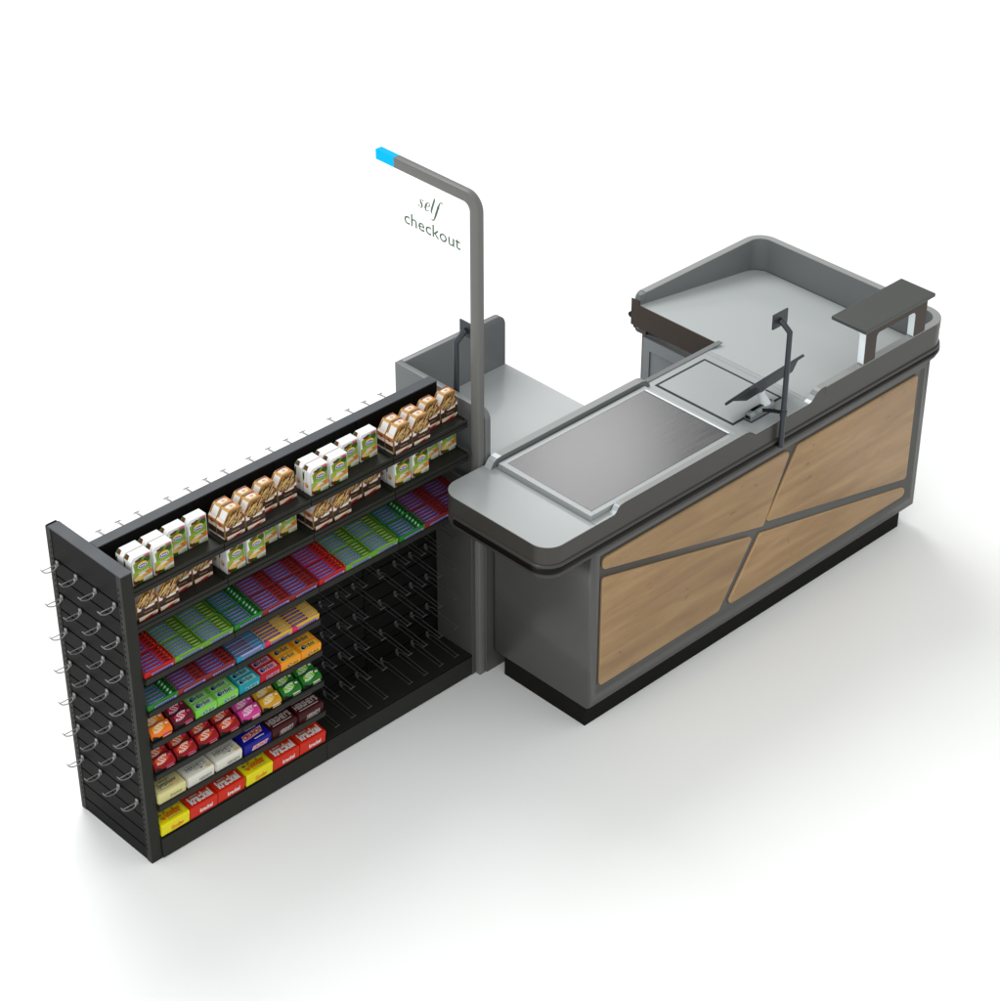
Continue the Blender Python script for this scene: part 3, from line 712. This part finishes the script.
# outer skin is the darker fascia colour
m2 = MB(); m2.sweep(path_rim, [(.0006, T-.003), (.0006, T+.036), (-.0002, T+.036), (-.0002, T-.003)], 'fascia_grey', smooth=True)
cb(m2, 'rim_fascia')
cb(m, 'rim')
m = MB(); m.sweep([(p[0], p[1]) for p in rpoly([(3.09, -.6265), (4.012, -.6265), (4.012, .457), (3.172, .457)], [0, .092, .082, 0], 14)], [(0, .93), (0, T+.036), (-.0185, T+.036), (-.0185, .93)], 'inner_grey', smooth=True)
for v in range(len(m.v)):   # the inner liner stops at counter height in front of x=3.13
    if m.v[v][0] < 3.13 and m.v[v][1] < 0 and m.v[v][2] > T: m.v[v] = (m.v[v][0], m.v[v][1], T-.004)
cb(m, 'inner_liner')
m = MB(); m.prism([(3.172, T-.003), (3.209, T-.003), (3.209, T+.0385), (3.192, T+.034), (3.180, T+.022), (3.174, T+.006)], .437, .475, 'y', 'inner_grey'); cb(m, 'rim_end', bev=.001, seg=1)
# bumper and lip running below the fascia
bump = [(0, .980), (.007, .984), (.011, .976), (.012, .970), (.010, .966)]
lowb = path_all[1:]
lp_ = rpoly([(1.60, -.035), (1.50, -.035), (1.50, -.645), (4.03, -.645), (4.03, .475), (3.17, .475)], [0, .085, .085, .11, .10, 0], 14)
lpb = [(1.52, -.046)]+[p for p in lp_ if not (p[1] > -.06 and p[0] < 1.7)]
lq = [(1.50, -.125)]+[p for p in lp_ if not (p[1] > -.13 and p[0] < 1.7)]
m = MB(); m.sweep(lq, [(-.004, .986), (.003, .986), (.007, .982), (.008, .977), (.006, .972), (-.004, .972)], 'fascia_grey'); cb(m, 'bumper_rail')
m = MB(); m.sweep(lq, [(-.004, .9718), (.004, .9718), (.0095, .964), (.0095, .950), (.004, .941), (-.004, .941)], 'bumper_black'); cb(m, 'bumper')
m = MB(); m.sweep(rpoly([(1.70, -.036), (1.505, -.036), (1.505, -.64), (4.025, -.64), (4.025, .47), (3.175, .47)], [0, .08, .08, .105, .095, 0], 14), [(-.07, .914), (-.016, .912), (-.006, .917), (-.003, .926), (-.003, .941), (-.07, .941)], 'fascia_grey'); cb(m, 'lower_lip')
m = MB(); under = rpoly([(1.51, -.635), (3.19, -.635), (3.19, -.04), (1.51, -.04)], [.08, 0, 0, .08], 10); m.prism(under, .914, .929, 'z', 'fascia_grey'); cb(m, 'underside')
# light tops
def top(poly, r, name, z1=T, m_='top_grey', t=.0032, bev=.0006):
    m = MB(); m.prism(rpoly(poly, r, 12) if r else poly, z1-t, z1, 'z', m_); return cb(m, name)
top([(1.501, -.644), (1.766, -.644), (1.766, -.036), (1.501, -.036)], [.084, 0, 0, .084], 'end_top')
top([(1.7685, -.644), (2.640, -.644), (2.640, -.036), (1.7685, -.036)], 0, 'conveyor_bed')
top([(2.6415, -.6435), (3.054, -.6435), (3.054, -.036), (2.6415, -.036)], 0, 'scanner_top')
top([(3.0555, -.616), (3.0785, -.616), (3.0785, -.036), (3.0555, -.036)], 0, 'joint_strip')
# conveyor: raised frame with brushed belt
m = MB(); X0, X1, YA, YB, ZF = 1.772, 2.632, -.612, -.092, T+.024
m.box(X0, X1, YA, YB, T+.0006, ZF-.002, 'frame_alu')
for a, b, c, d in ((X0, 1.797, YA, YB), (2.603, X1, YA, YB), (1.797, 2.603, YA, -.590), (1.797, 2.603, -.118, YB)):
    m.box(a, b, c, d, ZF-.0019, ZF, 'frame_alu')
cb(m, 'conveyor_frame', bev=.0012, seg=2)
m = MB(); m.box(1.799, 2.601, -.588, -.120, ZF-.0018, ZF-.0004, 'belt_steel'); cb(m, 'conveyor_belt')
m = MB(); m.box(2.6035, 2.614, -.588, -.120, ZF+.0002, ZF+.003, 'strip_white'); cb(m, 'belt_strip', bev=.001, seg=2)
m = MB(); m.box(1.7662, 1.7684, -.640, -.04, T-.003, T-.0012, 'line_dark'); cb(m, 'joint')
# rear rail
rr = [(1.742, T-.001), (1.748, T+.012), (1.758, T+.028), (1.775, T+.038), (1.80, T+.040), (2.625, T+.040), (2.650, T+.034), (2.668, T+.018), (2.678, T-.001)]
railpair(rr, -.082, -.046, 'rear_rail', dark='inner_grey', chrome_until=1.81)
m = MB(); m.box(2.64, 3.17, -.060, -.034, T+.0005, T+.0045, 'inner_grey'); cb(m, 'rear_ledge', bev=.001, seg=1)
# scanner plate
m = MB(); a0, a1, b0, b1, w = 2.695, 3.012, -.536, -.094, .0115
for q in ((a0, a1, b0, b0+w), (a0, a1, b1-w, b1), (a0, a0+w, b0+w, b1-w), (a1-w, a1, b0+w, b1-w)): m.box(q[0], q[1], q[2], q[3], T+.0004, T+.0016, 'line_dark')
cb(m, 'scanner_frame')
m = MB(); m.box(a0+w+.0005, a1-w-.0005, b0+w+.0005, b1-w-.0005, T+.0004, T+.0022, 'top_grey'); cb(m, 'scanner_plate')
m = MB(); m.box(3.0542, 3.0553, -.61, -.04, T-.003, T-.0008, 'line_dark'); m.box(3.0787, 3.0798, -.61, -.04, T-.003, T-.0008, 'line_dark'); m.box(2.6402, 2.6413, -.61, -.04, T-.003, T-.0008, 'joint_line'); cb(m, 'joint')
# ramp
zr = lambda x: T-(x-3.08)*.142
m = MB()
pl = [(3.080, -.612), (3.994, -.612), (3.994, .4385), (3.1705, .4385), (3.1705, -.036), (3.080, -.036)]
pl = rpoly(pl, [0, .09, .085, 0, 0, 0], 12)
m.raw([(x, y, zr(x)) for x, y in pl]+[(x, y, zr(x)-.006) for x, y in pl], [tuple(range(len(pl))), tuple(range(len(pl), 2*len(pl)))[::-1]]+[(i, len(pl)+i, len(pl)+(i+1) % len(pl), (i+1) % len(pl)) for i in range(len(pl))], 'ramp_grey')
cb(m, 'bagging_ramp')
m = MB(); m.box(3.1655, 3.1704, -.034, .438, .944, T-.013, 'brown_edge'); cb(m, 'side_fascia')
m = MB(); m.box(3.1655, 3.1704, .4385, .486, .944, T+.008, 'brown_edge'); m.tube([(3.166, .490, .99), (3.18, .490, .99)], .014, 'bumper_black', 12); cb(m, 'fascia_end')
# raised check-writing stand
st = empty('packing_stand', (3.62, -.63, T), 'small dark shelf on bright edged frame standing on the far end of the counter', 'counter stand')
def sb(mb, name, **k):
    o = mb.build(name, st, **k); o.location = Vector(o.location)-Vector((3.62, -.63, T)); return o
fp = MB()
outer = [(3.412, 1.112), (3.838, 1.112), (3.838, 1.266), (3.412, 1.266)]
hole = rpoly([(3.490, 1.112), (3.757, 1.112), (3.757, 1.236), (3.490, 1.236)], [0, 0, .020, .020], 5)
poly = [(3.412, 1.112), (3.412, 1.266), (3.838, 1.266), (3.838, 1.112), (3.757, 1.112)]+list(hole)[2:-1]+[(3.490, 1.112)] if 0 else None
hs = [(3.757, 1.112)]+[p for p in hole if p[1] > 1.113]+[(3.490, 1.112)]
C_ = [(3.838, 1.112), (3.838, 1.288), (3.412, 1.288), (3.412, 1.112)]+hs[::-1]
fp.prism(C_, -.643, -.6095, 'y', 'stand_painted_glow', 'brown_edge'); o = sb(fp, 'front_frame')
sp = MB()
sC = [(-.609, 1.250), (-.609, 1.288), (-.49, 1.288), (-.49, 1.276), (-.575, 1.272), (-.597, 1.264), (-.6085, 1.250)]
sp.prism(sC, 3.412, 3.424, 'x', 'stand_painted_glow'); sp.prism(sC, 3.826, 3.838, 'x', 'stand_painted_glow'); sb(sp, 'side_bracket')
m = MB(); m.box(3.366, 3.846, -.674, -.486, 1.2885, 1.306, 'slab_dark'); sb(m, 'stand_top', bev=.003, seg=2)
# second counter surface with walls
sct = empty('corner_counter', (2.0, .2, 0), 'grey corner counter with tall rounded side and back walls behind the shelving', 'counter')
def s2(mb, name, **k):
    o = mb.build(name, sct, **k); o.location = Vector(o.location)-Vector((2.0, .2, 0)); return o
m = MB(); m.box(1.787, 2.366, -.0315, .479, T-.03, T-.001, 'top_grey'); s2(m, 'counter_top', bev=.001, seg=1)
m = MB(); m.box(1.787, 2.34, -.030, .478, .11, T-.031, 'body_grey'); m.box(1.80, 2.32, -.028, .46, 0, .1095, 'kick_black'); s2(m, 'cabinet')
WT = 1.316
m = MB(); m.prism(rpoly([(-.034, 0), (.507, 0), (.507, WT), (-.034, WT)], [0, 0, 0, .045], 8), 1.757, 1.786, 'x', 'wall_grey'); s2(m, 'side_wall', bev=.002)
m = MB(); m.prism(rpoly([(1.7865, 0), (2.366, 0), (2.366, WT), (1.7865, WT)], [0, 0, .05, 0], 8), .480, .507, 'y', 'wall_grey'); s2(m, 'back_wall', bev=.002)
m = MB(); m.box(1.757, 1.90, -.037, -.0345, 0, .91, 'body_grey'); s2(m, 'filler_panel')

# ------------------------------------------------------------------ self checkout sign
sg = empty('checkout_sign', (1.737, -.01, 0), 'tall grey square post bending into an arm with cyan tip and green self checkout lettering', 'sign')
def gs(mb, name, **k):
    o = mb.build(name, sg, **k); o.location = Vector(o.location)-Vector((1.737, -.01, 0)); return o
# outline in (y, z)
def arc(cy, cz, r, a0, a1, n=8): return [(cy+r*math.cos(R(a0+(a1-a0)*i/n)), cz+r*math.sin(R(a0+(a1-a0)*i/n))) for i in range(n+1)]
oy, iy, zt, zb = -.033, .012, 2.280, 2.236
O = [(oy, 0)]+arc(oy+.075, zt-.075, .075, 180, 90)+[(.440, zt)]
I = [(.440, zb)]+arc(iy+.034, zb-.034, .034, 90, 180)+[(iy, 0)]
m = MB(); m.prism(O+I, 1.721, 1.753, 'x', 'post_grey'); gs(m, 'post', bev=.002)
m = MB(); m.box(1.721, 1.753, .4405, .545, zb, zt, 'blue_lamp'); gs(m, 'light_tip', bev=.002)
m = MB(); F = Face(m, (1.7364, 0, 0), (0, -1, 0), (0, 0, 1))
F.text('checkout', -.402, 2.006, -.080, 2.060, 'sign_green', bold=.009)
def cal(pts, ws): F.stroke(pts, ws, 'sign_green')
sh = .25
def gl(pts, ws, x, s=.040):   # italic glyph in x-height units
    cal([(x+(p[0]+p[1]*sh)*s, 2.107+p[1]*s) for p in pts], [w*s*1.25 for w in ws])
gl([(.50, .78), (.46, .94), (.30, 1.0), (.14, .90), (.14, .72), (.30, .56), (.46, .40), (.50, .22), (.38, .04), (.20, .0), (.04, .08), (.0, .26)], [.09, .04, .025, .04, .09, .11, .11, .09, .04, .025, .04, .09], -.318)
gl([(.10, .46), (.34, .52), (.56, .66), (.56, .88), (.42, 1.0), (.26, .96), (.10, .74), (.02, .44), (.06, .14), (.24, .0), (.44, .06), (.62, .24)], [.025, .03, .05, .05, .03, .03, .08, .11, .10, .05, .03, .025], -.281)
gl([(.06, 1.62), (.20, 1.70), (.20, 1.5), (.12, .9), (.06, .3), (.10, .06), (.22, .0), (.36, .12)], [.02, .07, .09, .10, .10, .07, .03, .02], -.247)
gl([(.88, 1.50), (.80, 1.64), (.66, 1.64), (.52, 1.44), (.42, .9), (.32, .1), (.22, -.5), (.10, -.72), (-.06, -.72), (-.10, -.58)], [.09, .05, .03, .06, .11, .11, .08, .04, .04, .09], -.229)
gl([(.20, .96), (.70, .96)], [.025, .025], -.229)
gs(m, 'lettering')

# ------------------------------------------------------------------ terminal poles
def pole(name, x, y, z0, dirv, label):
    o = empty(name, (x, y, z0), label, 'pole')
    H = 1.505-z0 if name == 'terminal_pole' else 0
    m = MB(); d = Vector(dirv)
    p1 = Vector((0, 0, (1.510 if d.y else 1.53)-z0)); 
    m.tube([(0, 0, 0), p1+Vector((0, 0, -.006)), p1+d*.05+Vector((0, 0, .03))], .0125, 'pole', 14); m.build('pole', o)
    c = p1+d*.052+Vector((0, 0, .034)); m = MB()
    if d.y: m.box(c.x-.045, c.x+.045, c.y, c.y+.008, c.z-.034, c.z+.034, 'pole')
    else: m.box(c.x, c.x+.008, c.y-.036, c.y+.036, c.z-.034, c.z+.034, 'pole')
    m.build('mounting_plate', o, bev=.001, seg=1)
    return o
p1 = pole('terminal_pole', 2.858, -.666, .955, (0, 1, 0), 'slim dark steel pole with square plate fixed to the front bumper beside the monitor')
m = MB(); m.tube([(0, 0, .150), (0, 0, .176)], .0155, 'pole', 14); m.tube([(0, .008, .165), (-.03, .05, .168), (-.045, .075, .165)], .008, 'bumper_black', 8); m.build('collar', p1)
p2 = pole('terminal_pole', 1.806, .186, T, (1, 0, 0), 'slim dark steel pole with square plate standing inside the corner counter wall')

# ------------------------------------------------------------------ monitor
mn = empty('touch_monitor', (2.84, -.555, T+.001), 'tilted dark touch monitor on small grey foot beside the pole', 'monitor')
m = MB()
m.prism(rpoly([(-.020, 0), (.020, 0), (.020, .028), (.010, .042), (-.010, .042), (-.020, .028)], .004, 3), -.075, .075, 'x', 'foot_grey'); m.build('foot', mn, bev=.002)
MB().box(-.0765, .0765, -.0215, .0215, .0, .004, 'bumper_black').build('foot_seal', mn)
MB().box(-.055, .060, -.0085, .0085, .0418, .0432, 'screen_black').build('touch_strip', mn)
MB().box(-.0762, -.0752, -.013, .013, .010, .026, 'screen_black').build('reader_slot', mn)
m = MB(); m.tube([(.035, 0, .038), (.030, .006, .060), (.024, .016, .082), (.020, .022, .10)], .016, 'stand_white', 12, rad=[.024, .019, .017, .024]); m.build('neck', mn)
scr = bpy.data.objects.new('display', None); COL.objects.link(scr); scr.parent = mn
scr.location = (.055, .030, .132); scr.rotation_euler = (R(43), R(-3), R(0))
W, Hh = .170, .098
m = MB(); m.box(-W, W, -.006, .006, -Hh, Hh, 'monitor_case')
m.raw([(-W*.55, -.034, -Hh*.6), (W*.55, -.034, -Hh*.6), (W*.55, -.034, Hh*.7), (-W*.55, -.034, Hh*.7), (-W*.8, -.006, -Hh*.85), (W*.8, -.006, -Hh*.85), (W*.8, -.006, Hh*.9), (-W*.8, -.006, Hh*.9)],
      [(0, 1, 2, 3), (4, 5, 1, 0), (5, 6, 2, 1), (6, 7, 3, 2), (7, 4, 0, 3)], 'monitor_case')
cs = m.build('case', scr, bev=.0015)
MB().box(-W+.008, W-.008, .0061, .0068, -Hh+.008, Hh-.008, 'screen_black').build('screen', scr)

# ------------------------------------------------------------------ light
w = bpy.data.worlds.new('World'); sc.world = w; w.use_nodes = True
nt = w.node_tree; bg = nt.nodes['Background']
tc = nt.nodes.new('ShaderNodeTexCoord'); dt = nt.nodes.new('ShaderNodeVectorMath'); dt.operation = 'DOT_PRODUCT'
dt.inputs[1].default_value = (-.32, -.36, .04); nt.links.new(tc.outputs['Generated'], dt.inputs[0])
nz = nt.nodes.new('ShaderNodeTexNoise'); nz.inputs['Scale'].default_value = 7; nz.inputs['Detail'].default_value = 1.5
nt.links.new(tc.outputs['Generated'], nz.inputs['Vector'])
mr = nt.nodes.new('ShaderNodeMapRange'); mr.inputs['From Min'].default_value = .3; mr.inputs['From Max'].default_value = .7
mr.inputs['To Min'].default_value = .50; mr.inputs['To Max'].default_value = 1.42; nt.links.new(nz.outputs['Fac'], mr.inputs['Value'])
ad = nt.nodes.new('ShaderNodeMath'); ad.operation = 'ADD'; nt.links.new(dt.outputs['Value'], ad.inputs[0]); nt.links.new(mr.outputs[0], ad.inputs[1])
mx = nt.nodes.new('ShaderNodeMath'); mx.operation = 'MAXIMUM'; mx.inputs[1].default_value = .2; nt.links.new(ad.outputs[0], mx.inputs[0])
bg.inputs[0].default_value = (.985, 1, 1.0, 1); nt.links.new(mx.outputs[0], bg.inputs[1])
def area(name, loc, target, size, power, col=(1, 1, 1)):
    l = bpy.data.lights.new(name, 'AREA'); l.shape = 'DISK'; l.size = size; l.energy = power; l.color = col
    o = bpy.data.objects.new(name, l); COL.objects.link(o); o.location = loc
    o.rotation_euler = (Vector(target)-Vector(loc)).to_track_quat('-Z', 'Y').to_euler(); return o
area('key_softbox', (4.9, 8.0, 11.3), (2.0, -.1, 0), 8, 1180, (1, .995, .985))
area('belt_sheen_light', (7.0, 4.35, 5.5), (2.2, -.35, 1.09), 1.3, 17)  # added unseen disk light, puts a reflection gradient on belt and tops
area('added_left_fill', (-7.0, -.5, 4.2), (1.5, -.2, .5), 3, 165)  # added fill without a seen source, lifts left-facing sides and left floor

# ------------------------------------------------------------------ camera
cam = bpy.data.cameras.new('camera'); co = bpy.data.objects.new('camera', cam); COL.objects.link(co); sc.camera = co
RT = [[0.7197430868062186, -0.694240007911163, 0.0008369051109106224], [-0.3906020175726201, -0.4059468846594438, -0.8262186095117267], [0.5739337530263008, 0.5943382355618733, -0.563349011613888]]
Mx = Matrix(((RT[0][0], -RT[1][0], -RT[2][0], -3.6744192845853196), (RT[0][1], -RT[1][1], -RT[2][1], -5.742627815258317), (RT[0][2], -RT[1][2], -RT[2][2], 6.2640025604682), (0, 0, 0, 1)))
co.matrix_world = Mx
cam.sensor_fit = 'HORIZONTAL'; cam.sensor_width = 36; cam.lens = 36*2334.957/1000; cam.clip_end = 300; cam.clip_start = .1
sc.view_settings.view_transform = 'Standard'; sc.view_settings.look = 'None'; sc.view_settings.exposure = 0; sc.view_settings.gamma = 1
